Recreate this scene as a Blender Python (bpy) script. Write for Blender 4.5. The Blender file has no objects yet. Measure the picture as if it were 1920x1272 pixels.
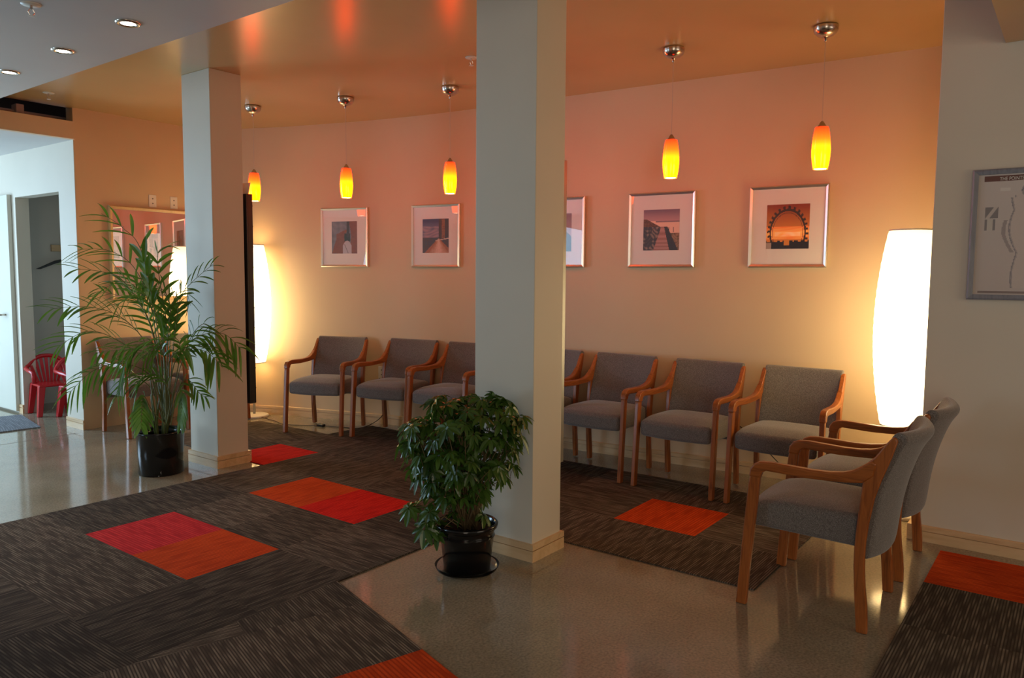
import bpy, math, random
from mathutils import Vector, Matrix
R = math.radians
C = bpy.context.scene.collection
sc = bpy.context.scene
# ------------------------------------------------------------------ camera
# world frame: X runs from the viewer towards the curved wall, Y along the room, Z up
cam_d = bpy.data.cameras.new('camera'); cam = bpy.data.objects.new('camera', cam_d); C.objects.link(cam)
cam_d.sensor_width = 36; cam_d.lens = 1429.3 / 1920 * 36; cam_d.clip_start = .05; cam_d.clip_end = 60
rt = Vector((.59993777, -.80000793, .00787311)); fw = Vector((.79770687, .59740216, -.08230679)); up = Vector((.06114267, .05565939, .99657594))
rt = rt.normalized(); up = (up - rt * up.dot(rt)).normalized(); bk = rt.cross(up)
cam.matrix_world = Matrix(((rt.x, up.x, bk.x, 0), (rt.y, up.y, bk.y, 0), (rt.z, up.z, bk.z, 1.405), (0, 0, 0, 1)))
cam_d.dof.use_dof = False
sc.camera = cam
sc.view_settings.view_transform = 'Standard'; sc.view_settings.look = 'None'
sc.view_settings.exposure = -0.12; sc.view_settings.gamma = 1.0; sc.view_settings.use_curve_mapping = False
# ------------------------------------------------------------------ world + daylight
w = bpy.data.worlds.new('world'); sc.world = w; w.use_nodes = True
w.node_tree.nodes['Background'].inputs[0].default_value = (.55, .72, 1, 1)
w.node_tree.nodes['Background'].inputs[1].default_value = .6

def window_light(name, loc, look, sx, sy, power, col):
    l = bpy.data.lights.new(name, 'AREA'); l.shape = 'RECTANGLE'; l.size = sx; l.size_y = sy; l.energy = power; l.color = col
    o = bpy.data.objects.new(name, l); C.objects.link(o); o.location = loc
    o.rotation_euler = Vector(look).to_track_quat('-Z', 'Z').to_euler(); return o
DAY = (.50, .75, 1.0)
# glazed entrance at the far end of the corridor, windows along the street side and behind the viewer
window_light('entrance_daylight', (.9, 10.3, 1.3), (.12, -1, 0), 2.4, 2.3, 230, DAY)
window_light('street_daylight_far', (-2.9, 7.4, .82), (1, .2, .05), 3.2, 1.4, 100, DAY)
window_light('street_daylight_near', (-2.9, -1.5, 1.2), (1, .45, 0), 3.2, 1.8, 62, (1, .86, .68))
window_light('rear_daylight', (2.6, -3.3, 1.5), (0, 1, 0), 2.4, 1.6, 30, (1, .85, .68))

# ------------------------------------------------------------------ materials
def mat(name, base=(.8, .8, .8), rough=.5, metal=0, spec=.5, emit=None, es=0, alpha=None):
    m = bpy.data.materials.new(name); m.use_nodes = True
    b = m.node_tree.nodes['Principled BSDF']
    b.inputs['Base Color'].default_value = (*base, 1); b.inputs['Roughness'].default_value = rough
    b.inputs['Metallic'].default_value = metal; b.inputs['Specular IOR Level'].default_value = spec
    if emit: b.inputs['Emission Color'].default_value = (*emit, 1); b.inputs['Emission Strength'].default_value = es
    return m
def nd(m, t, **k):
    n = m.node_tree.nodes.new(t)
    for a, v in k.items():
        if a.startswith('i_'): n.inputs[a[2:].replace('_', ' ')].default_value = v
        else: setattr(n, a, v)
    return n
def ln(m, a, b): m.node_tree.links.new(a, b)
def bsdf(m): return m.node_tree.nodes['Principled BSDF']
def ramp(m, fac, stops):
    r = nd(m, 'ShaderNodeValToRGB'); e = r.color_ramp.elements
    while len(e) < len(stops): e.new(.5)
    for x, (p, c) in zip(e, stops): x.position = p; x.color = (*c, 1)
    ln(m, fac, r.inputs[0]); return r.outputs[0]
def bump(m, h, s=.2, d=.01):
    b = nd(m, 'ShaderNodeBump'); b.inputs['Strength'].default_value = s; b.inputs['Distance'].default_value = d
    ln(m, h, b.inputs['Height']); ln(m, b.outputs[0], bsdf(m).inputs['Normal'])
def paint(name, c, rough=.55, spec=.35):
    m = mat(name, c, rough, spec=spec)
    t = nd(m, 'ShaderNodeTexCoord'); n = nd(m, 'ShaderNodeTexNoise'); n.inputs['Scale'].default_value = 180; n.inputs['Detail'].default_value = 2
    ln(m, t.outputs['Object'], n.inputs[0]); bump(m, n.outputs[0], .12, .002)
    n2 = nd(m, 'ShaderNodeTexNoise'); n2.inputs['Scale'].default_value = 1.7; ln(m, t.outputs['Object'], n2.inputs[0])
    ln(m, ramp(m, n2.outputs[0], [(.3, tuple(x * .97 for x in c)), (.7, tuple(min(1, x * 1.03) for x in c))]), bsdf(m).inputs['Base Color'])
    return m
M = {}
M['wall'] = paint('wall_cream', (.67, .485, .30))
M['wall_grey'] = paint('wall_pale_grey', (.64, .575, .465))
M['ceiling'] = paint('ceiling_tan', (.56, .37, .16), .24, .5)
M['soffit'] = paint('soffit_white', (.62, .60, .58), .5)
M['closet'] = paint('closet_grey', (.60, .56, .49))
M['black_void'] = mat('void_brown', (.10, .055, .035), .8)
def wood(name, c0, c1, sc_=9, rough=.35, axis='Z', stretch=12):
    m = mat(name, c0, rough)
    t = nd(m, 'ShaderNodeTexCoord'); mp = nd(m, 'ShaderNodeMapping')
    s = {'X': (1, stretch, stretch), 'Y': (stretch, 1, stretch), 'Z': (stretch, stretch, 1)}[axis]
    mp.inputs['Scale'].default_value = s
    n = nd(m, 'ShaderNodeTexNoise'); n.inputs['Scale'].default_value = sc_; n.inputs['Detail'].default_value = 6; n.inputs['Distortion'].default_value = .6
    ln(m, t.outputs['Object'], mp.inputs[0]); ln(m, mp.outputs[0], n.inputs[0])
    ln(m, ramp(m, n.outputs[0], [(.30, c0), (.52, c1), (.70, tuple(x * .8 + y * .2 for x, y in zip(c0, c1)))]), bsdf(m).inputs['Base Color'])
    bump(m, n.outputs[0], .06, .002); return m
M['oak'] = wood('chair_oak', (.17, .043, .008), (.36, .102, .020), 5, .3)
M['oak_y'] = wood('chair_oak_arm', (.17, .043, .008), (.36, .102, .020), 5, .28, 'Y')
M['maple'] = wood('maple_trim', (.56, .35, .17), (.68, .46, .25), 2, .4, 'Y', 8)
M['maple_frame'] = wood('maple_frame', (.62, .38, .16), (.72, .48, .22), 2, .35, 'Z', 8)
M['groove'] = mat('groove', (.10, .05, .03), .7)
# speckled grey upholstery
m = mat('grey_wool', (.12, .11, .11), .95, spec=.1); M['fabric'] = m
t = nd(m, 'ShaderNodeTexCoord'); n = nd(m, 'ShaderNodeTexNoise'); n.inputs['Scale'].default_value = 260; n.inputs['Detail'].default_value = 3
v = nd(m, 'ShaderNodeTexVoronoi'); v.inputs['Scale'].default_value = 210
ln(m, t.outputs['Object'], n.inputs[0]); ln(m, t.outputs['Object'], v.inputs[0])
c1 = ramp(m, n.outputs[0], [(.35, (.105, .088, .078)), (.62, (.20, .172, .155))])
c2 = ramp(m, v.outputs['Distance'], [(.10, (1, 1, 1)), (.22, (0, 0, 0))])
mx = nd(m, 'ShaderNodeMixRGB'); ln(m, c2, mx.inputs[0]); ln(m, c1, mx.inputs[1]); mx.inputs[2].default_value = (.46, .44, .42, 1)
ln(m, mx.outputs[0], bsdf(m).inputs['Base Color']); bsdf(m).inputs['Sheen Weight'].default_value = .35; bsdf(m).inputs['Sheen Roughness'].default_value = .5
bump(m, n.outputs[0], .3, .002)
# polished concrete
m = mat('polished_concrete', (.3, .27, .22), .12, spec=.6); M['concrete'] = m
t = nd(m, 'ShaderNodeTexCoord')
n = nd(m, 'ShaderNodeTexNoise'); n.inputs['Scale'].default_value = 1.3; n.inputs['Detail'].default_value = 8; n.inputs['Roughness'].default_value = .65
n2 = nd(m, 'ShaderNodeTexNoise'); n2.inputs['Scale'].default_value = 95; n2.inputs['Detail'].default_value = 4
v = nd(m, 'ShaderNodeTexVoronoi'); v.inputs['Scale'].default_value = 70
for q in (n, n2, v): ln(m, t.outputs['Object'], q.inputs[0])
ca = ramp(m, n.outputs[0], [(.25, (.20, .165, .115)), (.5, (.28, .235, .165)), (.75, (.36, .31, .23))])
cb = ramp(m, n2.outputs[0], [(.30, (.66, .64, .60)), (.5, (1, 1, 1)), (.70, (1.32, 1.29, 1.2))])
mx = nd(m, 'ShaderNodeMixRGB', blend_type='MULTIPLY'); mx.inputs[0].default_value = .8; ln(m, ca, mx.inputs[1]); ln(m, cb, mx.inputs[2])
cc = ramp(m, v.outputs['Distance'], [(.05, (.30, .26, .20)), (.11, (1, 1, 1))])
nn = nd(m, 'ShaderNodeTexNoise'); nn.inputs['Scale'].default_value = 3.0; ln(m, t.outputs['Object'], nn.inputs[0])
cf = ramp(m, nn.outputs[0], [(.5, (0, 0, 0)), (.68, (.8, .8, .8))])
mx2 = nd(m, 'ShaderNodeMixRGB', blend_type='MULTIPLY'); ln(m, cf, mx2.inputs[0]); ln(m, mx.outputs[0], mx2.inputs[1]); ln(m, cc, mx2.inputs[2])
ln(m, mx2.outputs[0], bsdf(m).inputs['Base Color'])
ln(m, ramp(m, n.outputs[0], [(.3, (.07, .07, .07)), (.7, (.15, .15, .15))]), bsdf(m).inputs['Roughness'])
# striped carpet, uv: one tile per unit square, stripes run along v
def carpet_mat(name, dark, mid, lite, n_str=38, contrast=1):
    m = mat(name, mid, .97, spec=.08)
    uv = nd(m, 'ShaderNodeUVMap'); mp = nd(m, 'ShaderNodeMapping'); mp.inputs['Scale'].default_value = (n_str, 3.4, 1)
    ln(m, uv.outputs[0], mp.inputs[0])
    # noise stretched along the stripe, quantised across it
    sep = nd(m, 'ShaderNodeSeparateXYZ'); ln(m, mp.outputs[0], sep.inputs[0])
    fl = nd(m, 'ShaderNodeMath', operation='FLOOR'); ln(m, sep.outputs[0], fl.inputs[0])
    cmb = nd(m, 'ShaderNodeCombineXYZ'); ln(m, fl.outputs[0], cmb.inputs[0]); ln(m, sep.outputs[1], cmb.inputs[1])
    n = nd(m, 'ShaderNodeTexNoise'); n.inputs['Scale'].default_value = 1.0; n.inputs['Detail'].default_value = 1
    mp2 = nd(m, 'ShaderNodeMapping'); mp2.inputs['Scale'].default_value = (7.31, 1, 1); ln(m, cmb.outputs[0], mp2.inputs[0]); ln(m, mp2.outputs[0], n.inputs[0])
    wv = nd(m, 'ShaderNodeMath', operation='PINGPONG'); ln(m, sep.outputs[0], wv.inputs[0]); wv.inputs[1].default_value = .5
    st = ramp(m, wv.outputs[0], [(.10, (0, 0, 0)), (.30, (1, 1, 1))])
    big = ramp(m, n.outputs[0], [(.33, (.1, .1, .1)), (.62, (1, 1, 1))])
    mul = nd(m, 'ShaderNodeMixRGB', blend_type='MULTIPLY'); mul.inputs[0].default_value = 1; ln(m, st, mul.inputs[1]); ln(m, big, mul.inputs[2])
    col0 = ramp(m, mul.outputs[0], [(0, dark), (.5, mid), (1, lite)])
    uf = nd(m, 'ShaderNodeVectorMath', operation='FLOOR'); ln(m, uv.outputs[0], uf.inputs[0])
    wn = nd(m, 'ShaderNodeTexWhiteNoise'); ln(m, uf.outputs[0], wn.inputs[0])
    tb = ramp(m, wn.outputs[0], [(0, (.72, .72, .72)), (1, (1.3, 1.3, 1.3))]) if n_str > 35 else ramp(m, wn.outputs[0], [(0, (.95,) * 3), (1, (1.05,) * 3)])
    tm = nd(m, 'ShaderNodeMixRGB', blend_type='MULTIPLY'); tm.inputs[0].default_value = 1; ln(m, col0, tm.inputs[1]); ln(m, tb, tm.inputs[2]); col = tm.outputs[0]
    at = nd(m, 'ShaderNodeTexCoord'); fz = nd(m, 'ShaderNodeTexNoise'); fz.inputs['Scale'].default_value = 420; ln(m, at.outputs['Object'], fz.inputs[0])
    fr = ramp(m, fz.outputs[0], [(.3, (.7, .7, .7)), (.7, (1.2, 1.2, 1.2))])
    mx = nd(m, 'ShaderNodeMixRGB', blend_type='MULTIPLY'); mx.inputs[0].default_value = 1; ln(m, col, mx.inputs[1]); ln(m, fr, mx.inputs[2])
    ln(m, mx.outputs[0], bsdf(m).inputs['Base Color']); bump(m, fz.outputs[0], .5, .004)
    return m
M['carpet'] = carpet_mat('carpet_brown', (.052, .038, .028), (.098, .075, .055), (.20, .158, .115), 46)
M['red'] = carpet_mat('carpet_red', (.46, .010, .006), (.66, .016, .010), (.74, .026, .014), 30)
M['pink'] = carpet_mat('carpet_crimson', (.44, .020, .022), (.58, .034, .036), (.68, .045, .045), 30)
M['orange'] = carpet_mat('carpet_orange', (.46, .045, .006), (.60, .066, .008), (.70, .085, .012), 30)
M['mat_blue'] = carpet_mat('mat_blue_grey', (.17, .18, .20), (.22, .23, .25), (.29, .30, .32), 60)
M['silver'] = mat('silver_frame', (.88, .86, .83), .34, 1)
M['chrome'] = mat('brushed_nickel', (.62, .55, .48), .22, 1)
M['steel'] = mat('grey_steel', (.42, .42, .42), .4, .9)
M['mat_board'] = mat('mat_board', (.88, .82, .75), .6)
M['plate'] = mat('plate_white', (.78, .74, .66), .4)
M['slot'] = mat('slot_dark', (.08, .06, .05), .6)
M['black_gloss'] = mat('black_plastic', (.004, .004, .005), .13, spec=.5)
M['black_satin'] = mat('black_rubber', (.012, .012, .013), .35)
M['soil'] = mat('soil', (.045, .022, .010), .95)
M['cord'] = mat('cord_brown', (.03, .02, .012), .5)
M['wire'] = mat('wire_pale', (.55, .42, .32), .4)
M['pipe'] = mat('pipe_copper_brown', (.45, .25, .15), .5)
M['red_plastic'] = mat('red_plastic', (.50, .010, .014), .25)
M['base_white'] = mat('lamp_base_white', (.78, .74, .66), .35)
M['rack_dark'] = mat('rack_charcoal', (.030, .026, .024), .35, .2)
M['rack_grey'] = mat('rack_grey_metal', (.30, .30, .29), .35, .7)
M['paper'] = mat('paper', (.80, .78, .72), .6)
M['paper_gold'] = mat('paper_gold', (.60, .47, .20), .5)
M['blue_frame'] = wood('blue_grey_frame', (.17, .18, .21), (.24, .25, .285), 4, .45)
M['door'] = paint('door_cream', (.70, .68, .58), .3)
M['mirror'] = mat('mirror_glass', (.80, .74, .70), .015, 1)
m = mat('clear_glass', (1, 1, 1), .0); M['glass'] = m       # thin pane: fresnel sheen over a clear sheet
nt = m.node_tree; nt.nodes.remove(nt.nodes['Principled BSDF'])
tr = nd(m, 'ShaderNodeBsdfTransparent'); gl = nd(m, 'ShaderNodeBsdfGlossy'); gl.inputs['Roughness'].default_value = .01
fz = nd(m, 'ShaderNodeLayerWeight'); fz.inputs[0].default_value = .5; fm = nd(m, 'ShaderNodeMath', operation='POWER'); ln(m, fz.outputs['Facing'], fm.inputs[0]); fm.inputs[1].default_value = 3; fr_ = nd(m, 'ShaderNodeMapRange'); ln(m, fm.outputs[0], fr_.inputs['Value']); fr_.inputs['To Min'].default_value = .035; fr_.inputs['To Max'].default_value = .45; ms = nd(m, 'ShaderNodeMixShader')
ln(m, fr_.outputs[0], ms.inputs[0]); ln(m, tr.outputs[0], ms.inputs[1]); ln(m, gl.outputs[0], ms.inputs[2]); ln(m, ms.outputs[0], nt.nodes['Material Output'].inputs[0])
m = mat('clear_plastic', (.9, .92, .95), .05); M['clear'] = m
bsdf(m).inputs['Transmission Weight'].default_value = 1; bsdf(m).inputs['IOR'].default_value = 1.2
# lamps
def emis(name, col, s):
    m = mat(name, (.8, .7, .55), .6, emit=col, es=s); return m
M['paper_shade'] = emis('paper_shade', (1, .78, .40), 5.2)
t = nd(M['paper_shade'], 'ShaderNodeTexCoord'); sp = nd(M['paper_shade'], 'ShaderNodeSeparateXYZ'); ln(M['paper_shade'], t.outputs['Object'], sp.inputs[0])
es = ramp(M['paper_shade'], sp.outputs[2], [(0, (.16,)*3), (.5, (.5,)*3), (.62, (1,)*3), (1, (1,)*3)])
mr = nd(M['paper_shade'], 'ShaderNodeMapRange'); mr.inputs['From Min'].default_value = .54; mr.inputs['From Max'].default_value = 1.70
ln(M['paper_shade'], sp.outputs[2], mr.inputs['Value'])
es = ramp(M['paper_shade'], mr.outputs[0], [(0, (.35,)*3), (.14, (.95,)*3), (.5, (1,)*3), (.74, (.75,)*3), (1, (.24,)*3)])
mu = nd(M['paper_shade'], 'ShaderNodeMath', operation='MULTIPLY'); ln(M['paper_shade'], es, mu.inputs[0]); mu.inputs[1].default_value = 8.4
ln(M['paper_shade'], mu.outputs[0], bsdf(M['paper_shade']).inputs['Emission Strength'])
m = mat('amber_glass', (.7, .12, .02), .12, emit=(1, .12, .01), es=5); M['amber'] = m      # glass fading from red at the neck to yellow at the mouth
t = nd(m, 'ShaderNodeTexCoord'); sp = nd(m, 'ShaderNodeSeparateXYZ'); ln(m, t.outputs['Object'], sp.inputs[0])
mr = nd(m, 'ShaderNodeMapRange'); mr.inputs['From Min'].default_value = 2.03; mr.inputs['From Max'].default_value = 2.27; ln(m, sp.outputs[2], mr.inputs['Value'])
cr = ramp(m, mr.outputs[0], [(0, (1, .062, .0)), (.42, (1, .072, .0)), (.70, (1, .028, .001)), (1, (1, .012, .002))])
ln(m, cr, bsdf(m).inputs['Emission Color'])
er = ramp(m, mr.outputs[0], [(0, (.8,)*3), (.42, (1,)*3), (.75, (.5,)*3), (1, (.22,)*3)])
mu = nd(m, 'ShaderNodeMath', operation='MULTIPLY'); ln(m, er, mu.inputs[0]); mu.inputs[1].default_value = 23; ln(m, mu.outputs[0], bsdf(m).inputs['Emission Strength'])
M['bulb'] = emis('bulb_white', (1, .72, .42), 26)
M['halogen'] = emis('halogen', (1, .9, .72), 16)
def leaf(name, c0, c1, rough=.35):
    m = mat(name, c0, rough); n = nd(m, 'ShaderNodeTexNoise'); n.inputs['Scale'].default_value = 9
    t = nd(m, 'ShaderNodeTexCoord'); ln(m, t.outputs['Object'], n.inputs[0])
    ln(m, ramp(m, n.outputs[0], [(.35, c0), (.65, c1)]), bsdf(m).inputs['Base Color'])
    # thin leaf: part of the light passes through
    tl = nd(m, 'ShaderNodeBsdfTranslucent'); tl.inputs[0].default_value = (c1[0] * 1.3, c1[1] * 1.3, c1[2], 1)
    ms = nd(m, 'ShaderNodeMixShader'); ms.inputs[0].default_value = .25
    o = m.node_tree.nodes['Material Output']; ln(m, bsdf(m).outputs[0], ms.inputs[1]); ln(m, tl.outputs[0], ms.inputs[2]); ln(m, ms.outputs[0], o.inputs[0])
    return m
M['palm'] = leaf('palm_leaf', (.05, .125, .016), (.12, .26, .03))
M['palm_stem'] = mat('palm_stem', (.13, .15, .04), .5)
M['scheff'] = leaf('umbrella_leaf', (.030, .080, .014), (.075, .155, .024), .26)
M['stem'] = mat('brown_stem', (.16, .11, .05), .7)
m = mat('vertex_print', (1, 1, 1), .5); M['print'] = m
va = nd(m, 'ShaderNodeVertexColor'); va.layer_name = 'print'; ln(m, va.outputs[0], bsdf(m).inputs['Base Color'])

# ------------------------------------------------------------------ mesh helpers
class MB:
    def __init__(s): s.v = []; s.f = []; s.uv = None
    def add(s, vs, fs):
        o = len(s.v); s.v += [tuple(x) for x in vs]; s.f += [tuple(i + o for i in f) for f in fs]; return s
    def box(s, x0, x1, y0, y1, z0, z1, mtx=None):
        vs = [Vector(q) for q in ((x0, y0, z0), (x1, y0, z0), (x1, y1, z0), (x0, y1, z0), (x0, y0, z1), (x1, y0, z1), (x1, y1, z1), (x0, y1, z1))]
        if mtx: vs = [mtx @ q for q in vs]
        return s.add(vs, [(0, 3, 2, 1), (4, 5, 6, 7), (0, 1, 5, 4), (1, 2, 6, 5), (2, 3, 7, 6), (3, 0, 4, 7)])
    def prism(s, poly, z0, z1):
        n = len(poly); vs = [(x, y, z0) for x, y in poly] + [(x, y, z1) for x, y in poly]
        ar = sum(poly[i][0] * poly[(i + 1) % n][1] - poly[(i + 1) % n][0] * poly[i][1] for i in range(n))
        fs = [tuple(range(n))[::-1], tuple(range(n, 2 * n))] + [(i, (i + 1) % n, n + (i + 1) % n, n + i) for i in range(n)]
        if ar < 0: fs = [f[::-1] for f in fs]
        return s.add(vs, fs)
    def lathe(s, prof, c=(0, 0), n=40, z=0, cap0=True, cap1=True):
        vs = []; fs = []; k = len(prof)
        for r, zz in prof:
            for i in range(n):
                a = 2 * math.pi * i / n; vs.append((c[0] + r * math.cos(a), c[1] + r * math.sin(a), z + zz))
        for j in range(k - 1):
            for i in range(n):
                a, b = j * n + i, j * n + (i + 1) % n
                fs.append((a, b, b + n, a + n))
        if cap0: fs.append(tuple(range(n))[::-1])
        if cap1: fs.append(tuple(range((k - 1) * n, k * n)))
        return s.add(vs, fs)
    def tube(s, pts, r, n=8, r1=None):
        pts = [Vector(q) for q in pts]; m = len(pts); vs = []; fs = []; ref = Vector((0, 0, 1)); pu = None
        for i, q in enumerate(pts):
            d = (pts[min(i + 1, m - 1)] - pts[max(i - 1, 0)]).normalized()
            u = (pu - d * pu.dot(d)) if pu is not None else d.cross(ref if abs(d.z) < .95 else Vector((1, 0, 0)))
            u.normalize(); pu = u; v = d.cross(u); rr = r if r1 is None else r + (r1 - r) * i / (m - 1)
            for k in range(n):
                a = 2 * math.pi * k / n; vs.append(q + (u * math.cos(a) + v * math.sin(a)) * rr)
        for i in range(m - 1):
            for k in range(n):
                a, b = i * n + k, i * n + (k + 1) % n; fs.append((a, b, b + n, a + n))
        fs.append(tuple(range(n))[::-1]); fs.append(tuple(range((m - 1) * n, m * n)))
        return s.add(vs, fs)
    def build(s, name, m, parent=None, smooth=False, bevel=0, seg=2, angle=40):
        me = bpy.data.meshes.new(name); me.from_pydata(s.v, [], s.f); me.validate(); me.update()
        if s.uv:
            u = me.uv_layers.new(name='UVMap')
            for i, q in enumerate(s.uv): u.data[i].uv = q
        o = bpy.data.objects.new(name, me); C.objects.link(o)
        for x in (m if isinstance(m, (list, tuple)) else [m]): me.materials.append(x)
        if smooth:
            for p in me.polygons: p.use_smooth = True
        if bevel:
            b = o.modifiers.new('bevel', 'BEVEL'); b.width = bevel; b.segments = seg; b.limit_method = 'ANGLE'; b.angle_limit = R(angle)
            for p in me.polygons: p.use_smooth = True
            try: b.harden_normals = True
            except Exception: pass
        if parent: o.parent = parent
        return o
def tag(o, label=None, cat=None, group=None, kind=None):
    if label: o['label'] = label
    if cat: o['category'] = cat
    if group: o['group'] = group
    if kind: o['kind'] = kind
    return o
def empty(name, loc=(0, 0, 0), rz=0, **k):
    o = bpy.data.objects.new(name, None); C.objects.link(o); o.location = loc; o.rotation_euler = (0, 0, rz); o.empty_display_size = .1
    return tag(o, **k)
def struct(o): o['kind'] = 'structure'; return o
def copy_tree(o, parent=None):
    c = o.copy(); C.objects.link(c)
    if parent: c.parent = parent
    for ch in list(o.children): copy_tree(ch, c)
    return c

# ------------------------------------------------------------------ room shell
H = 2.83
WALL = [(-1.6, 5.43), (-.4, 5.43), (.6, 5.41), (1.2, 5.38), (1.8, 5.335), (2.67, 5.26), (3.4, 5.2), (4.26, 5.135), (4.75, 5.08), (5.19, 5.00), (5.66, 4.885), (6.28, 4.70), (6.6, 4.57), (7.12, 4.36)]   # (y, x)
def spline(pts, k=10):
    out = []
    for i in range(len(pts) - 1):
        p0 = pts[max(i - 1, 0)]; p1 = pts[i]; p2 = pts[i + 1]; p3 = pts[min(i + 2, len(pts) - 1)]
        for j in range(k):
            t = j / k
            out.append(tuple(.5 * (2 * b + (c - a) * t + (2 * a - 5 * b + 4 * c - d) * t * t + (3 * b - a - 3 * c + d) * t ** 3) for a, b, c, d in zip(p0, p1, p2, p3)))
    return out + [pts[-1]]
WS = spline(WALL)
def wall_at(y):
    for (a0, b0), (a1, b1) in zip(WS, WS[1:]):
        if a0 <= y <= a1:
            u = (y - a0) / (a1 - a0); return b0 + u * (b1 - b0), math.atan2(b1 - b0, a1 - a0)
fo = struct(MB().box(-3.2, 6.2, -3.8, 10.6, -.2, 0).build('floor', M['concrete']))
arc = [(b, a) for a, b in WS]
struct(MB().prism(arc + [(5.95, arc[-1][1]), (5.95, -1.6)], 0, H).build('wall_back', M['wall'], smooth=False))
def strip_board(name, path, offs, z0, z1, m, groove=True):
    """skirting board along a plan path (x, y); offs = thickness towards the left normal"""
    n = len(path); out = []
    for i in range(n):
        d = Vector(path[min(i + 1, n - 1)]) - Vector(path[max(i - 1, 0)]); d.normalize(); nr = Vector((-d.y, d.x)); out.append(nr)
    prof = [(0, z0), (offs, z0), (offs, z0 + .055), (offs * .45, z0 + .0555), (offs * .45, z0 + .0600), (offs, z0 + .0605), (offs, z1 - .004), (offs - .004, z1), (0, z1)]
    mb = MB(); k = len(prof); vs = []
    for q, nr in zip(path, out):
        for o_, z in prof: vs.append((q[0] + nr.x * o_, q[1] + nr.y * o_, z))
    fs = []
    for i in range(n - 1):
        for j in range(k - 1): fs.append((i * k + j, i * k + j + 1, (i + 1) * k + j + 1, (i + 1) * k + j))
    fs += [tuple(range(k)), tuple(range((n - 1) * k, n * k))[::-1]]
    mb.add(vs, fs); return mb.build(name, m)
struct(strip_board('baseboard_back', arc, .015, 0, .088, M['maple']))
# ceiling over the waiting area, with the opening at its far end
struct(MB().prism([(2.0, -3.6), (5.75, -3.6), (5.75, -1.6), (5.75, 7.15), (2.0, 7.15)], H, H + .12).build('ceiling', M['ceiling']))
struct(MB().box(-3.2, 2.18, -3.6, 7.0, 2.6, 2.95).build('ceiling_soffit', M['soffit'], bevel=.003))
# wall that carries the mirror
struct(MB().box(3.101, 4.75, 7.098, 7.22, 0, H + .1).build('wall_left', M['wall']))
struct(strip_board('baseboard_left', [(4.37, 7.1), (3.10 - .012, 7.1)], -.015, 0, .088, M['maple']))
# corridor wall with the open closet
wl = MB(); wl.box(3.0985, 3.22, 7.10, 7.42, 0, 2.556); wl.box(3.10, 3.22, 8.38, 10.4, 0, 2.556); wl.box(3.10, 3.22, 7.42, 8.38, 2.13, 2.556)
struct(wl.build('wall_corridor', M['wall_grey']))
struct(strip_board('baseboard_corridor', [(3.10, 7.085), (3.10, 7.42)], .015, 0, .088, M['maple']))
struct(strip_board('baseboard_corridor_far', [(3.10, 8.38), (3.10, 8.47)], .015, 0, .088, M['maple']))
cl = MB(); cl.box(4.0, 4.1, 7.3, 8.97, 0, 2.5); cl.box(3.22, 4.1, 8.87, 8.97, 0, 2.5); cl.box(3.22, 4.1, 7.225, 7.30, 0, 2.5); cl.box(3.22, 4.1, 7.3, 8.9, 2.45, 2.5)
struct(cl.build('wall_closet', M['closet']))
struct(strip_board('baseboard_closet', [(4.0, 8.87), (3.22, 8.87)], -.015, 0, .088, M['maple']))
struct(MB().box(-3.2, 3.22, 7.12, 10.4, 2.556, 2.62).build('ceiling_corridor', M['soffit']))
struct(MB().box(-3.2, 3.10, 7.06, 7.12, 2.556, 2.705).build('trim_bulkhead', M['wall']))
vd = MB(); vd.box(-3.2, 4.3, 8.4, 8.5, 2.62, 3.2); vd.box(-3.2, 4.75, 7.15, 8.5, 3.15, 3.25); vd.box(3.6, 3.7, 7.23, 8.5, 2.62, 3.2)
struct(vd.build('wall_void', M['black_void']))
# exposed pipes in the opening
pe = empty('exposed_pipe', (2.35, 7.22, 2.70), label='brown pipe with a junction box in the dark opening above the corridor', cat='pipe')
MB().tube([(-2.2, .1, .06), (.9, .1, .06)], .016, 10).build('pipe_run', M['pipe'], pe, smooth=True)
MB().box(-.18, .12, .02, .16, .0, .12).build('junction_box', M['pipe'], pe, bevel=.004)
MB().box(.38, .44, .05, .15, -.01, .12).build('bracket', M['pipe'], pe, bevel=.003)
# outer shell of the room behind the viewer
sh = MB(); sh.box(-3.3, -3.2, -3.8, 10.6, 0, 3)
struct(sh.build('wall_street', M['wall_grey']))
struct(MB().box(-3.2, 6.2, -3.8, -3.6, 0, 3).build('wall_front', M['wall_grey']))
struct(MB().box(-3.2, 4.1, 10.42, 10.6, 0, 3).build('wall_entrance', M['wall_grey']))
# partition on the right with lower ceiling over it
struct(MB().box(4.54, 4.68, -1.7, .655, 0, H).build('wall_right', M['wall_grey'], bevel=.003))
struct(strip_board('baseboard_right', [(4.54, -1.6), (4.54, .655)], .016, 0, .088, M['maple']))
struct(MB().box(4.52, 4.68, .655, .70, 0, .088).build('baseboard_right_end', M['maple'], bevel=.003))
struct(MB().box(4.68, 5.6, -1.7, -1.55, 0, H).build('wall_right_return', M['wall']))
struct(MB().box(2.3, 4.535, -3.6, .378, 2.567, 2.825).build('ceiling_lowered', M['ceiling']))
# door at the end of the corridor
struct(MB().box(3.06, 3.098, 8.47, 9.5, .02, 2.16).build('door_1', M['door'], bevel=.004))
dh = MB(); dh.tube([(3.06, 8.62, .98), (3.0, 8.62, .98), (3.0, 8.76, .98)], .010, 10).build('door_handle', M['chrome'], bpy.data.objects['door_1'], smooth=True)
# floor joints
jt = MB()
for y in (7.0, 1.6, 3.9): jt.box(3.35 if y < 6 else -3, 5.2 if y < 6 else 3.0, y - .003, y + .003, .0, .0006)
struct(jt.build('trim_floor_joint', M['groove']))

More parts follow.
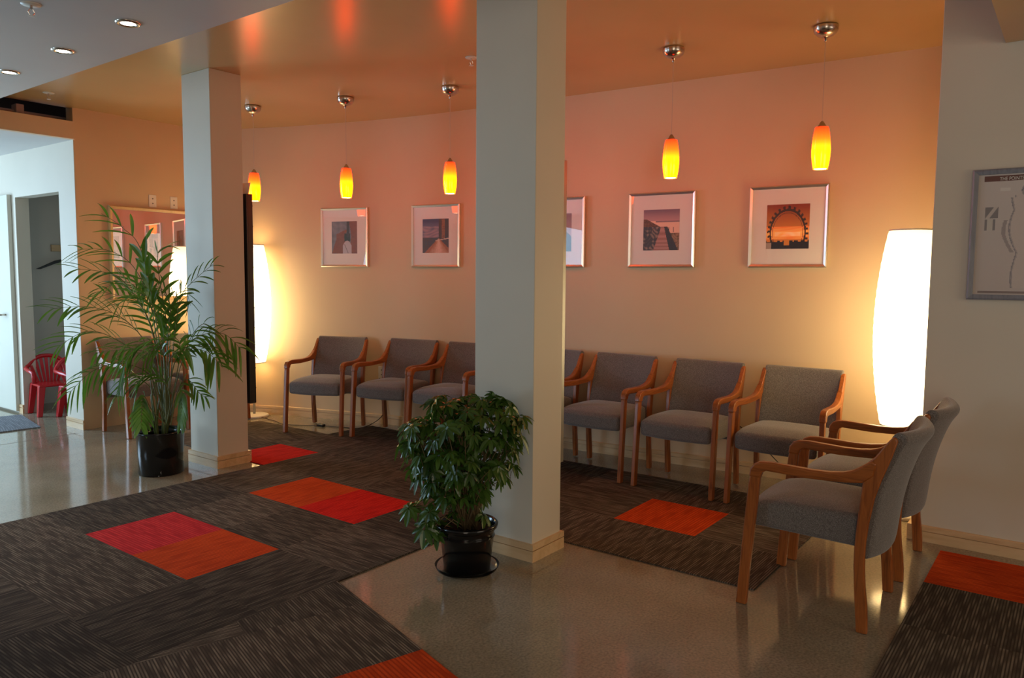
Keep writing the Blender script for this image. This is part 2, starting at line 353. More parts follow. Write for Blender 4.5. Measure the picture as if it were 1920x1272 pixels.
# columns
def column(x0, y0, x1, y1, label):
    e = empty('column', ((x0 + x1) / 2, (y0 + y1) / 2, 0), label=label, cat='column'); cx, cy = e.location[:2]
    MB().box(x0 - cx, x1 - cx, y0 - cy, y1 - cy, 0, H).build('shaft', M['wall_grey'], e, bevel=.003)
    mb = MB()
    for (o, z0, z1) in ((.016, 0, .055), (.008, .055, .060), (.016, .060, .088)):
        mb.box(x0 - cx - o, x1 - cx + o, y0 - cy - o, y1 - cy + o, z0, z1)
    mb.build('baseboard', M['maple'], e)
    return e
column(2.995, 2.11, 3.245, 2.478, 'square grey column with maple base beside the bushy potted plant')
column(3.07, 4.945, 3.32, 5.30, 'square pale column behind the tall potted palm')

# ------------------------------------------------------------------ carpets
random.seed(7)
def clip(poly, nx, ny, d):
    """keep nx*x+ny*y<=d"""
    out = []
    for i in range(len(poly)):
        p, q = poly[i], poly[(i + 1) % len(poly)]; a = nx * p[0] + ny * p[1] - d; b = nx * q[0] + ny * q[1] - d
        if a <= 0: out.append(p)
        if a * b < 0:
            t = a / (a - b); out.append((p[0] + t * (q[0] - p[0]), p[1] + t * (q[1] - p[1])))
    return out
def carpet_obj(name, tiles, m, z=.007, parent=None):
    """tiles: list of (polygon, corner, du, dv): uv from the tile's own frame"""
    mb = MB(); mb.uv = []
    for poly, o_, du, dv in tiles:
        if len(poly) < 3: continue
        n = len(poly); k = len(mb.v)
        ar = sum(poly[i][0] * poly[(i + 1) % n][1] - poly[(i + 1) % n][0] * poly[i][1] for i in range(n))
        if ar < 0: poly = poly[::-1]
        mb.v += [(x, y, z) for x, y in poly] + [(x, y, .0005) for x, y in poly]
        top = tuple(range(k, k + n)); fs = [top] + [(k + i, k + n + i, k + n + (i + 1) % n, k + (i + 1) % n) for i in range(n)]
        off = (random.randint(0, 40), random.randint(0, 40)); rot = random.random() < .5 if len(tiles) > 1 else False
        def uv(q):
            dx, dy = q[0] - o_[0], q[1] - o_[1]
            a = (dx * du[0] + dy * du[1]) / (du[0] ** 2 + du[1] ** 2); b = (dx * dv[0] + dy * dv[1]) / (dv[0] ** 2 + dv[1] ** 2)
            if rot: a, b = b, a
            return (min(.9995, max(.0005, a)) + off[0], min(.9995, max(.0005, b)) + off[1])
        for f in fs:
            mb.f.append(f)
            for i in f: mb.uv.append(uv(mb.v[i]))
    return mb.build(name, m, parent)
AL = [1.116, 1.616, 2.116, 2.66, 3.214, 3.714, 4.214, 4.76, 5.25, 5.75, 6.25]          # y lines
BL = [1.823 + .5 * j for j in range(-7, 7)]                                              # x lines
R0 = Vector((2.236, 2.66)); d1 = Vector((-.292, -.956)).normalized(); d2 = Vector((-.956, .292)).normalized()   # the strip laid askew near the viewer
accent = {(3, 7): 'red', (4, 7): 'red'}
acc = []
def quad(x0, x1, y0, y1): return [(x0, y0), (x1, y0), (x1, y1), (x0, y1)]
main = []
ACC = {(1.823, 4.214): 'orange', (1.823, 3.714): 'orange'}
def accent_of(x, y):
    t = {(1.823, 3.714): 'pink', (1.823, 3.214): 'orange', (2.823, 3.714): 'orange', (2.823, 3.214): 'red', (3.323, 4.76): 'red', (3.823, 1.616): 'orange'}
    return t.get((round(x, 3), round(y, 3)))
cp = empty('carpet', (0, 0, 0), label='large brown striped carpet of square tiles across the waiting area', cat='carpet')
for i in range(len(AL) - 1):
    for j in range(len(BL) - 1):
        x0, x1, y0, y1 = BL[j], BL[j + 1], AL[i], AL[i + 1]
        polys = []
        if y0 >= 4.75:
            if x0 < 3.3 or x0 > 4.4: continue
            if x0 > 4.2 and y0 > 5.2: continue
            polys = [quad(x0, min(x1, 4.83), y0, y1)]
        elif y0 >= 2.65:
            if x0 > 4.4: continue
            polys = [quad(x0, min(x1, 4.83), y0, y1)]
        else:
            if x0 < 3.3 or x0 > 4.4: continue
            polys = [quad(x0, min(x1, 4.83), y0, y1)]
        for q in polys:
            # cut away what the skewed strip covers
            lim = R0 + d1 * .282
            q2 = clip(q, d1.x, d1.y, d1.dot(lim)) if x0 < 2.3 and y0 < 3.3 else q
            if len(q2) < 3: continue
            k = accent_of(x0, y0)
            (acc if k else main).append((q2, (x0, y0), (.5, 0), (0, .5)) if not k else (k, q2, (x0, y0)))
carpet_obj('carpet_tiles', main, M['carpet'], .007, cp)
NM = {'red': 'bright red carpet tile', 'pink': 'crimson carpet tile', 'orange': 'orange carpet tile'}
for k, q, o_ in acc:
    st = {'pink': ((.5, 0), (0, .5)), 'red': ((0, .5), (.5, 0)), 'orange': ((0, .5), (.5, 0))}[k]
    tag(carpet_obj('accent_tile', [(q, o_, *st)], M[k], .007, cp), NM[k])
sk = empty('carpet', (0, 0, 0), label='brown striped carpet strip laid at an angle at the bottom, with one orange tile', cat='carpet')
tl = []; ax = None
for r_ in range(0, 6):
    for c_ in range(0, 7):
        s0 = -.218 + .5 * r_
        o_ = R0 + d1 * s0 + d2 * (.5 * c_)
        q = [tuple(o_), tuple(o_ + d1 * .5), tuple(o_ + d1 * .5 + d2 * .5), tuple(o_ + d2 * .5)]
        if r_ == 0: q = clip(q, 0, 1, 2.66)
        if len(q) < 3: continue
        if (r_, c_) == (2, 0): ax = (q, tuple(o_), tuple(d2 * .5), tuple(d1 * .5))
        else: tl.append((q, tuple(o_), tuple(d2 * .5), tuple(d1 * .5)))
carpet_obj('carpet_tiles', tl, M['carpet'], .007, sk)
tag(carpet_obj('accent_tile', [ax], M['orange'], .007, sk), 'orange carpet tile')
rc = empty('carpet', (0, 0, 0), label='carpet at right with an orange row along the partition wall', cat='carpet')
tl = []; k = 0
for i, (x0, x1) in enumerate([(3.894, 4.412), (3.36, 3.894), (2.83, 3.36), (2.3, 2.83), (1.8, 2.3)]):
    for j in range(4):
        y1 = .522 - .5 * j; q = quad(x0, x1, y1 - .5, y1); t_ = (q, (x0, y1 - .5), (.52, 0), (0, .5))
        if i == 0: tag(carpet_obj('accent_tile', [(q, (x0, y1 - .5), (.52, 0), (0, .5))], M['orange'], .007, rc), 'orange carpet tile')
        else: tl.append(t_)
carpet_obj('carpet_tiles', tl, M['carpet'], .007, rc)
mt = carpet_obj('door_mat', [([(2.9, 7.5), (3.04, 8.3), (2.0, 8.5), (1.75, 7.6)], (2.9, 7.5), (-.5, 0), (0, .5))], M['mat_blue'], .010)
tag(mt, 'blue-grey striped mat on the polished floor by the closet', 'mat')

# ------------------------------------------------------------------ guest chair
def side_poly(poly, x0, x1, mtx):
    n = len(poly); vs = [mtx @ Vector((x0, y, z)) for y, z in poly] + [mtx @ Vector((x1, y, z)) for y, z in poly]
    ar = sum(poly[i][0] * poly[(i + 1) % n][1] - poly[(i + 1) % n][0] * poly[i][1] for i in range(n))
    fs = [tuple(range(n))[::-1], tuple(range(n, 2 * n))] + [(i, (i + 1) % n, n + (i + 1) % n, n + i) for i in range(n)]
    if ar < 0: fs = [f[::-1] for f in fs]
    mb = MB(); mb.add(vs, fs); return mb
FRONT = [(-.262, 0), (-.217, 0), (-.207, .16), (-.190, .37), (-.176, .56), (-.166, .592), (-.185, .612), (-.215, .596), (-.223, .54), (-.232, .43)]
ARM = [(-.176, .565), (-.166, .590), (-.150, .598), (-.10, .596), (0, .592), (.08, .594), (.16, .598), (.222, .606), (.262, .640), (.27, .690), (.252, .700),
       (.232, .685), (.205, .664), (.18, .649), (.15, .639), (.10, .632), (.03, .630), (-.06, .634), (-.13, .637), (-.175, .634), (-.202, .622), (-.218, .600), (-.222, .565)]
REAR = [(.222, 0), (.264, 0), (.262, .06), (.257, .12), (.249, .18), (.243, .25), (.242, .30), (.244, .37), (.252, .45), (.268, .55), (.288, .62), (.305, .67), (.322, .72), (.340, .785),
        (.334, .798), (.322, .800), (.308, .784), (.285, .750), (.262, .715), (.238, .690), (.226, .655), (.222, .60), (.213, .50), (.205, .40), (.202, .33), (.203, .26), (.209, .16), (.214, .10)]
def make_chair():
    e = empty('guest_chair')
    for s_ in (-1, 1):
        mt_ = Matrix.Translation((s_ * .262, 0, 0)) @ Matrix.Rotation(s_ * .042, 4, 'Z')
        side_poly(FRONT, -.0145, .0145, mt_).build('leg', M['oak'], e, bevel=.006, seg=2, angle=55)
        side_poly(REAR, -.0145, .0145, mt_).build('leg', M['oak'], e, bevel=.006, seg=2, angle=55)
        side_poly(ARM, -.019, .019, mt_).build('armrest', M['oak_y'], e, bevel=.008, seg=3, angle=55)
    # seat cushion
    nx, ny = 14, 14; sx0, sx1 = .247, .232; y0, y1 = -.222, .225; zb, zt = .338, .452
    def pos(i, j, top):
        u, v_ = -1 + 2 * i / nx, j / ny; hx = sx0 + (sx1 - sx0) * v_; y = y0 + (y1 - y0) * v_
        y -= .018 * (1 - u * u) * (1 - v_) ** 2 if True else 0
        if top: z = zt + .026 * (1 - u ** 4) * (1 - (2 * v_ - 1) ** 4) - .014 * max(0, .25 - v_) / .25 + .008
        else: z = zb - .004 * (1 - u * u) + .012 * (1 - v_) - .006
        return (hx * u, y, z)
    vs = [pos(i, j, 1) for j in range(ny + 1) for i in range(nx + 1)]; nv = len(vs); vs += [pos(i, j, 0) for j in range(ny + 1) for i in range(nx + 1)]
    fs = []; W_ = nx + 1
    for j in range(ny):
        for i in range(nx):
            a = j * W_ + i; fs += [(a, a + 1, a + 1 + W_, a + W_), (nv + a, nv + a + W_, nv + a + 1 + W_, nv + a + 1)]
    for i in range(nx): fs += [(i + 1, i, nv + i, nv + i + 1), (ny * W_ + i, ny * W_ + i + 1, nv + ny * W_ + i + 1, nv + ny * W_ + i)]
    for j in range(ny): fs += [(j * W_, (j + 1) * W_, nv + (j + 1) * W_, nv + j * W_), ((j + 1) * W_ + nx, j * W_ + nx, nv + j * W_ + nx, nv + (j + 1) * W_ + nx)]
    mb = MB(); mb.add(vs, fs); mb.build('seat', M['fabric'], e, bevel=.026, seg=5, angle=38)
    # curved backrest shell with rolled top
    prof = [(.196, .330), (.200, .40), (.206, .47), (.222, .55), (.245, .62), (.270, .69), (.292, .745), (.306, .785), (.318, .808), (.338, .816), (.362, .808), (.374, .788), (.366, .768),
            (.352, .750), (.332, .71), (.312, .65), (.293, .58), (.278, .50), (.268, .42), (.263, .35), (.258, .308), (.245, .296), (.222, .300), (.204, .312)]
    k = len(prof); st = [-1, -.992, -.965, -.8, -.6, -.4, -.2, 0, .2, .4, .6, .8, .965, .992, 1]; vs = []; cy = sum(q[0] for q in prof) / k; 
    for u in st:
        bow = .052 * (1 - u * u); sh_ = {1: .66, .992: .88, .965: .98}.get(abs(u), 1)
        for (y, z) in prof:
            # local centre line of the shell at this height
            yc = .228 + max(0, (z - .33)) * .10 + max(0, z - .55) * .33
            yy = yc + (y - yc) * sh_; zz = z + (.006 * u * u if z > .74 else -.012 * (1 - u * u) if z < .34 else 0)
            zz += (-.006 if z > .5 else .006) * (1 - sh_) * 2
            vs.append((u * (.246 if z < .6 else .246), yy + bow * (.75 + .5 * (z - .3)), zz))
    fs = []
    for i in range(len(st) - 1):
        for j in range(k): fs.append((i * k + j, i * k + (j + 1) % k, (i + 1) * k + (j + 1) % k, (i + 1) * k + j))
    fs += [tuple(range(k))[::-1], tuple(range((len(st) - 1) * k, len(st) * k))]
    mb = MB(); mb.add(vs, [f[::-1] for f in fs])
    bo = mb.build('backrest', M['fabric'], e, smooth=True)
    ss = bo.modifiers.new('sub', 'SUBSURF'); ss.levels = 1; ss.render_levels = 1
    # underside board
    MB().box(-.20, .20, -.17, .18, .336, .35).build('seat_board', M['black_satin'], e)
    return e
proto = make_chair(); first = True
def chair(x, y, rz, label, group):
    global first
    o = proto if first else copy_tree(proto); first = False
    o.location = (x, y, .007 if not 'polished' in label else 0); o.rotation_euler = (0, 0, rz); tag(o, label, 'chair', group); return o
# local frame: front towards -y, back towards +y
GR = 'chairs in the row along the curved wall'
def row_chair(front_left, ang, label):
    """front_left = (y, x) of the foot that is on the left seen from the room; ang turns the chair off the wall direction"""
    # chair faces -X when ang=0: local -y -> world -x  => rotate -90deg
    rz = -math.pi / 2 + ang
    c, s_ = math.cos(rz), math.sin(rz)
    lx, ly = -.272, -.24      # this foot in the chair's own frame (left seen from the room is local -x when facing -X)
    x = front_left[1] - (c * lx - s_ * ly); y = front_left[0] - (s_ * lx + c * ly)
    return chair(x, y, rz, label, GR)
row_chair((5.604, 4.138), .385, 'guest chair at the left end of the wall row, beside the far floor lamp')
row_chair((5.01, 4.387), .215, 'second guest chair from the far floor lamp in the wall row')
row_chair((4.42, 4.47), .13, 'third guest chair from the far lamp, half hidden by the bushy plant and column')
row_chair((3.63, 4.51), .03, 'guest chair in the wall row mostly hidden behind the central column')
row_chair((3.005, 4.52), .01, 'guest chair in the wall row just right of the central column')
row_chair((2.352, 4.517), .0, 'guest chair in the wall row behind the single orange floor tile')
row_chair((1.711, 4.525), .0, 'guest chair at the right end of the wall row, next to the right floor lamp')
G2 = 'chairs with their backs to the partition'
chair(3.4375, .877, math.pi, 'nearest guest chair, side on, on the polished floor in the right foreground', G2)
chair(4.10, .862, math.pi, 'guest chair on the polished floor directly behind the nearest chair, by the partition end', G2)
# these two face along +Y
G3 = 'chairs under the framed mirror'
chair(3.435, 6.66, 0, 'guest chair under the mirror, seen through the palm on the polished floor', G3)
chair(4.045, 6.66, 0, 'guest chair under the mirror, hidden behind the far column', G3)

# ------------------------------------------------------------------ floor lamps
def floor_lamp(x, y, label, cord_pts, switch=None):
    e = empty('floor_lamp', (x, y, 0), label=label, cat='lamp', group='tall paper floor lamps')
    MB().lathe([(.02, 0), (.135, 0), (.138, .006), (.136, .018), (.125, .024), (.02, .030)]).build('base', M['base_white'], e, smooth=True)
    MB().tube([(0, 0, .02), (0, 0, 1.62)], .0115, 14).build('pole', M['steel'], e, smooth=True)
    prof = []; N = 42
    for i in range(N + 1):
        t = i / N; z = .54 + 1.15 * t; r = .116 + .060 * math.sin(math.pi * min(1, t * 1.0)) ** .85
        r += .0012 * (1 if i % 2 else -1); prof.append((r, z))
    mb = MB().lathe(prof, n=48, cap0=False, cap1=False); sh_ = mb.build('lamp_shade', M['paper_shade'], e, smooth=True)
    MB().lathe([(.1165, .538), (.119, .538), (.119, .545), (.1165, .545)], n=48, cap0=False, cap1=False).build('rim', M['base_white'], sh_)
    MB().lathe([(.1165, 1.685), (.119, 1.685), (.119, 1.693), (.1165, 1.693)], n=48, cap0=False, cap1=False).build('rim', M['base_white'], sh_)
    for z in (.56, 1.66):
        sp_ = MB()
        for a in (0, 2.094, 4.188): sp_.tube([(0, 0, z), (.116 * math.cos(a), .116 * math.sin(a), z)], .003, 6)
        sp_.build('spider', M['steel'], e)
    if cord_pts:
        MB().tube(spline([(px - x, py - y, pz) for px, py, pz in cord_pts], 8), .0035, 6).build('power_cord', M['cord'], e, smooth=True)
    if switch:
        sx, sy = switch
        MB().box(sx - x - .02, sx - x + .02, sy - y - .045, sy - y + .045, .0, .024).build('foot_switch', M['black_satin'], e, bevel=.008, seg=3)
    return e
floor_lamp(4.44, 6.50, 'tall glowing paper floor lamp in the far corner beside the magazine rack',
           [(4.43, 6.38, .01), (4.40, 6.1, .006), (4.36, 5.92, .006), (4.46, 5.72, .006), (4.55, 5.56, .006), (4.60, 5.40, .006), (4.72, 5.24, .006), (4.93, 5.20, .10), (4.945, 5.245, .30), (4.95, 5.262, .44)], (4.53, 5.60))
floor_lamp(4.965, .825, 'tall glowing paper floor lamp at the right, partly behind the partition wall',
           [(4.96, .97, .01), (5.1, 1.2, .006), (5.28, 1.45, .006), (5.31, 1.62, .10), (5.31, 1.80, .26), (5.30, 1.95, .36)])

# ------------------------------------------------------------------ pendants
def pendant(x, y, label):
    e = empty('pendant_lamp', (x, y, 0), label=label, cat='lamp', group='amber glass pendant lamps')
    MB().lathe([(.066, 2.829), (.068, 2.822), (.067, 2.806), (.060, 2.790), (.045, 2.776), (.026, 2.768), (.010, 2.764), (.008, 2.745), (.006, 2.742)], n=36).build('canopy', M['chrome'], e, smooth=True)
    MB().tube([(0, 0, 2.745), (0, 0, 2.285)], .0016, 6).build('wire', M['wire'], e)
    MB().lathe([(.006, 2.30), (.012, 2.292), (.024, 2.272), (.028, 2.266), (.028, 2.258)], n=24).build('cap', M['chrome'], e, smooth=True)
    prof = []
    for i in range(21):
        t = i / 20; r = .033 + .0185 * math.sin(math.pi * (.06 + .90 * t) ** .9) ** .8; prof.append((r, 2.030 + .236 * t))
    MB().lathe(prof, n=36, cap0=False, cap1=True).build('lamp_shade', M['amber'], e, smooth=True)
    MB().lathe([(.0325, 2.032), (.0325, 2.040)], n=24).build('bulb', M['bulb'], e)
    return e
PL = ['amber glass pendant nearest the partition, right of the group', 'amber glass pendant above the boardwalk photo', 'amber glass pendant hidden behind the central column',
      'amber glass pendant above the framed lakeside path photo', 'amber glass pendant above the brick arches photo', 'amber glass pendant over the far floor lamp, beside the far column']
for (y, x), l in zip([(1.252, 4.609), (2.133, 4.505), (3.07, 4.47), (3.931, 4.442), (4.856, 4.219), (5.751, 3.973)], PL): pendant(x, y, l)

# ------------------------------------------------------------------ downlights, sprinklers
for (y, x), l in zip([(3.738, 1.902), (4.486, 1.924), (5.225, 1.932), (2.99, 1.90)], ['round ceiling downlight nearest the viewer of the three', 'round ceiling downlight, middle one of the three', 'round ceiling downlight at the far left edge', 'round ceiling downlight above the viewer']):
    if y < 3: continue
    e = empty('downlight', (x, y, 2.6), label=l, cat='downlight', group='recessed downlights in the white soffit')
    MB().lathe([(.034, -.001), (.036, -.006), (.050, -.008), (.056, -.004), (.057, 0)], n=40, cap0=False, cap1=False).build('trim_ring', M['chrome'], e, smooth=True)
    MB().lathe([(.002, -.0035), (.034, -.0035), (.034, -.002)], n=32).build('lens', M['halogen'], e)
    l_ = bpy.data.lights.new('downlight_beam', 'SPOT'); l_.energy = 16; l_.spot_size = R(80); l_.spot_blend = .6; l_.color = (1, .86, .66); l_.shadow_soft_size = .03
    lo = bpy.data.objects.new('downlight_beam', l_); C.objects.link(lo); lo.location = (x, y, 2.585)
def sprinkler(x, y, z, label):
    e = empty('sprinkler', (x, y, z), label=label, cat='sprinkler', group='ceiling sprinkler heads')
    MB().lathe([(.008, -.006), (.040, -.004), (.042, 0)], n=28).build('escutcheon', M['plate'], e, smooth=True)
    MB().tube([(0, 0, 0), (0, 0, -.022)], .006, 10).build('stem', M['chrome'], e)
    MB().tube([(.006, 0, -.02), (.014, 0, -.034), (.004, 0, -.05), (-.004, 0, -.05), (-.014, 0, -.034), (-.006, 0, -.02)], .0022, 6).build('yoke', M['chrome'], e)
    MB().lathe([(.003, -.053), (.015, -.052), (.015, -.050)], n=16).build('deflector', M['plate'], e)
sprinkler(3.936, 3.298, H, 'white sprinkler head on the orange ceiling left of the central column')
sprinkler(2.745, 6.68, H, 'small sprinkler head on the tan ceiling near the far dark opening')
sprinkler(1.52, 3.84, 2.6, 'sprinkler head on the white soffit at the top left corner')

# ------------------------------------------------------------------ framed photos
def lerp(a, b, t): t = max(0, min(1, t)); return tuple(x + (y - x) * t for x, y in zip(a, b))
def noise(x, y, s=1):
    return math.sin(x * 12.9 * s + 3 * math.sin(y * 7.1 * s)) * math.cos(y * 15.3 * s + 2 * math.sin(x * 9.7 * s))
def ph_wheel(u, v):          # sunset seen through a big wheel
    c = lerp((.55, .20, .03), (.22, .035, .012), (v - .35) / .6)
    if .22 < v < .50: c = lerp((.95, .48, .12), (.75, .22, .04), abs(v - .34) * 7 + .35 * noise(u * .5, v * 3))
    if .28 < v < .38 and abs(u - .5) < .3: c = lerp(c, (.95, .62, .38), .5 + .5 * noise(u, v * 2))
    a = math.atan2(v - .42, (u - .5)); r = math.hypot((u - .5) / .46, (v - .36) / .58)
    if .84 < r < .93 and v > .1: c = (.035, .018, .015)
    if .76 < r < .79 and v > .1: c = lerp(c, (.05, .02, .015), .8)
    if .93 <= r < 1.04 and math.sin(a * 26) > .1 and v > .2: c = (.035, .02, .02)
    if v < .16 + .03 * (noise(u * 2, .3) > 0) and not .42 < u < .55: c = (.012, .012, .02)
    if v < .08: c = (.012, .012, .02)
    if u < .13 and v < .14: c = (.30, .24, .20)
    return c
def ph_pier(u, v):           # wooden boardwalk leading to pale water
    c = lerp((.40, .22, .22), (.17, .10, .14), (v - .72) / .28)
    if v < .72: c = (.62, .40, .30)
    if v > .69 and v < .725 and u > .35: c = (.20, .12, .14)
    if v < .76 - .5 * max(0, u - .1) and u < .45 and v > .4: c = lerp((.16, .06, .03), (.06, .03, .02), .5 + .5 * noise(u * 3, v * 3))
    w_ = .06 + .30 * (1 - v / .58)
    if v < .58:
        if abs(u - .56 + .05 * (1 - v)) < w_ * .62: c = lerp((.38, .20, .17), (.26, .12, .10), .5 + .5 * math.sin(60 * v * (1.5 - v)))
        elif u < .56: c = lerp((.035, .035, .045), (.30, .19, .14), .5 + .7 * noise(u * 2.2, v * 2) - .4)
        elif u < .56 + w_ + .05: c = (.03, .03, .04)
        elif v < .42: c = lerp((.08, .05, .03), (.28, .17, .10), .5 + .5 * noise(u * 3, v * 3))
        if abs(v - .5) < .06 and .2 < u < .86 and noise(u * 5, .7) > .1 and abs(u - .55) > .06: c = (.03, .03, .04)
    return c
def ph_path(u, v):           # stormy lake and a pale path
    c = lerp((.20, .15, .22), (.03, .03, .09), (v - .6) * 3)
    if .45 < v < .78: c = lerp((.28, .17, .19), (.09, .08, .14), .5 + .6 * noise(u * .8, v * 2.3))
    if v < .45: c = lerp((.07, .03, .02), (.03, .03, .05), .5 + .5 * noise(u * 2, v * 3))
    if u > .62 and v > .42: c = lerp((.10, .03, .015), (.26, .09, .03), .5 + .5 * noise(u * 4, v * 3)) if abs(u - .8) < .06 else (.045, .02, .02)
    w_ = .02 + .48 * (1 - v / .42)
    if v < .42:
        if abs(u - .62) < w_ * .75: c = lerp((.55, .34, .24), (.33, .12, .04), abs(u - .62) / (w_ * .75) + .3 * noise(u * 6, v * 6))
        elif abs(u - .62) < w_ * 1.1: c = (.28, .08, .02)
    if abs(v - (.36 + .13 * (u - .5))) < .014 and u > .5: c = (.5, .34, .26)
    return c
def ph_arch(u, v):           # brick arches against a grey sky
    c = lerp((.17, .17, .19), (.10, .11, .13), .5 + .5 * noise(u, v))
    br = lerp((.22, .07, .03), (.12, .035, .018), .5 + .5 * noise(u * 5, v * 6))
    if u > .66 + .10 * math.sin(v * 3): c = br
    if .18 < u < .52 + .10 * v and v < .55 + .7 * (u - .05) * .55 and v < .80: c = br
    if u < .2 and v < .55 * u / .2 * .9: c = br
    if .50 < u < .74 and .38 < v < .62: c = (.012, .022, .018)
    if .6 < u < .7 and v > .5: c = (.03, .03, .03)
    if .44 < u < .78 and v < .40 * math.cos((u - .61) * 5.2): c = (.36, .34, .36)
    if abs(u - (.50 + .5 * (.3 - v))) < .012 and v < .3: c = (.1, .1, .1)
    return c
def ph_bw(u, v):
    c = lerp((.40, .27, .25), (.22, .14, .15), v)
    if v < .55 - .8 * abs(u - .80): c = (.03, .025, .03)
    if v < .12: c = (.012, .01, .01)
    return c
def ph_blank(u, v): return lerp((.30, .30, .30), (.14, .15, .17), .5 + .5 * noise(u, v))
def print_obj(name, fn, w_, h_, parent, y, z0, x0=None, n=64):
    me = bpy.data.meshes.new(name); vs = []; fs = []; x0 = -w_ / 2 if x0 is None else x0
    for j in range(n + 1):
        for i in range(n + 1): vs.append((x0 + w_ * i / n, y, z0 + h_ * j / n))
    for j in range(n):
        for i in range(n): a = j * (n + 1) + i; fs.append((a, a + 1, a + n + 2, a + n + 1))
    me.from_pydata(vs, [], fs); ca = me.color_attributes.new('print', 'FLOAT_COLOR', 'CORNER'); k = 0
    for j in range(n):
        for i in range(n):
            c = fn((i + .5) / n, (j + .5) / n)
            g_ = 1.5
            for _ in range(4): ca.data[k].color = (max(0, c[0] * g_), max(0, c[1] * g_), max(0, c[2] * g_), 1); k += 1
    me.materials.append(M['print']); o = bpy.data.objects.new(name, me); C.objects.link(o); o.parent = parent; return o
def frame_mesh(w_, h_, t, d, z0):
    """mitred frame, face towards -y, back at y=0"""
    mb = MB(); X = w_ / 2; o_ = [(-X, z0), (X, z0), (X, z0 + h_), (-X, z0 + h_)]; i_ = [(-X + t, z0 + t), (X - t, z0 + t), (X - t, z0 + h_ - t), (-X + t, z0 + h_ - t)]
    vs = []
    for (a, yy) in ((o_, 0), (o_, -d * .8), ([(x + (t * .3 if x < 0 else -t * .3), z + (t * .3 if z < z0 + h_ / 2 else -t * .3)) for x, z in o_], -d), (i_, -d * .75), (i_, -.003)):
        vs += [(x, yy, z) for x, z in a]
    fs = []
    for l in range(4):
        for k in range(4): fs.append((l * 4 + k, l * 4 + (k + 1) % 4, (l + 1) * 4 + (k + 1) % 4, (l + 1) * 4 + k))
    mb.add(vs, fs); return mb
def picture(yc, label, fn, w_=.52, h_=.555, zc=1.757, group='square silver framed photos on the curved wall'):
    x, an = wall_at(yc)
    # local -y faces the room (-X), local x runs towards -Y seen from the room
    dx = math.sin(an); 
    rz = -math.pi / 2 - math.atan(math.tan(an))
    e = empty('framed_photo', (x - .004, yc, zc - h_ / 2), rz, label=label, cat='picture', group=group)
    frame_mesh(w_, h_, .020, .028, 0).build('frame', M['silver'], e)
    MB().box(-w_ / 2 + .008, w_ / 2 - .008, -.012, -.001, .008, h_ - .008).build('mat_board', M['mat_board'], e)
    print_obj('photo_print', fn, .282, .302, e, -.0128, h_ / 2 - .151)
    MB().box(-w_ / 2 + .018, w_ / 2 - .018, -.0185, -.0175, .018, h_ - .018).build('glass', M['glass'], e)
    return e
picture(1.648, 'silver framed photo of a large wheel at an orange sunset', ph_wheel)
picture(2.553, 'silver framed photo of a boardwalk leading to pale water', ph_pier)
picture(3.445, 'silver framed photo partly hidden behind the central column', ph_bw)
picture(4.665, 'silver framed photo of a pale path under a stormy sky', ph_path)
picture(5.648, 'silver framed photo of tilted brick arches, leftmost on the curved wall', ph_arch)

# mirror on the far wall (local -y faces -Y)
e = empty('wall_mirror', (3.86, 7.098, 1.155), 0, label='wide wood framed mirror on the wall behind the palm', cat='mirror')
frame_mesh(.98, .86, .030, .035, 0).build('frame', M['maple_frame'], e)
MB().box(-.47, .47, -.012, -.002, .02, .84).build('mirror_glass', M['mirror'], e)
def outlet(x, y, z, rz, label):
    e = empty('wall_outlet', (x, y, z), rz, label=label, cat='outlet', group='pale wall outlet plates')
    MB().box(-.036, .036, -.007, 0, -.058, .058).build('plate', M['plate'], e, bevel=.003)
    for s_ in (-.022, .022):
        MB().lathe([(.002, -.0015), (.006, -.0015), (.0065, .0)], n=16).build('socket', M['slot'], e)
        o = e.children[-1]; o.rotation_euler = (R(90), 0, 0); o.location = (0, -.007, s_)
outlet(3.79, 7.099, 2.085, 0, 'pale outlet plate on the wall above the mirror, left one'); outlet(4.00, 7.099, 2.085, 0, 'pale outlet plate above the mirror, beside the far column')
xw, an = wall_at(5.262); outlet(xw - .002, 5.262, .49, -math.pi / 2 - an, 'pale outlet plate low on the curved wall behind the second chair')

# poster on the partition (faces -X)
e = empty('framed_poster', (4.538, .268, 1.305), -math.pi / 2, label='blue-grey framed figure chart with a dark title band on the partition wall', cat='poster')
frame_mesh(.43, .65, .026, .028, 0).build('frame', M['blue_frame'], e)
def ph_chart(u, v):
    c = lerp((.40, .34, .31), (.44, .39, .36), v)
    if .985 > v > .932 and u > .07: c = (.10, .028, .018)
    if .25 < u < .36 and .85 < v < .885: c = (.50, .46, .42)
    if .10 < u < .25 and .64 < v < .73: c = (.17, .15, .15) if abs((u - .175) - (v - .685)) > .025 else (.42, .36, .32)
    if .10 < u < .22 and .54 < v < .63: c = (.17, .15, .15) if abs(u - .16) > .03 else (.42, .38, .33)
    b = .055 * abs(math.sin(v * 9)) + .11 - .04 * (v > .8); cx_ = .56 + .03 * math.sin(v * 7)
    if abs(abs(u - cx_) - b) < .012 and .06 < v < .82: c = (.20, .18, .19)
    if abs(u - cx_) < b and .06 < v < .82: c = lerp(c, (.44, .37, .33), .45 + .3 * noise(u * 3, v * 4))
    if math.hypot(u - .54, (v - .855) * 1.2) < .055: c = lerp((.12, .12, .15), (.30, .26, .25), .5 + .5 * noise(u * 7, v * 7))
    if abs(u - cx_ + b + .07 * (1 - abs(v - .5) * 2)) < .02 and .35 < v < .62: c = (.26, .22, .21)
    if v < .035 and v > .02 and u > .06: c = (.18, .13, .12)
    return c
print_obj('chart_print', ph_chart, .386, .606, e, -.010, .022, n=110)
MB().box(-.195, .195, -.009, -.001, .02, .63).build('backing', M['mat_board'], e)
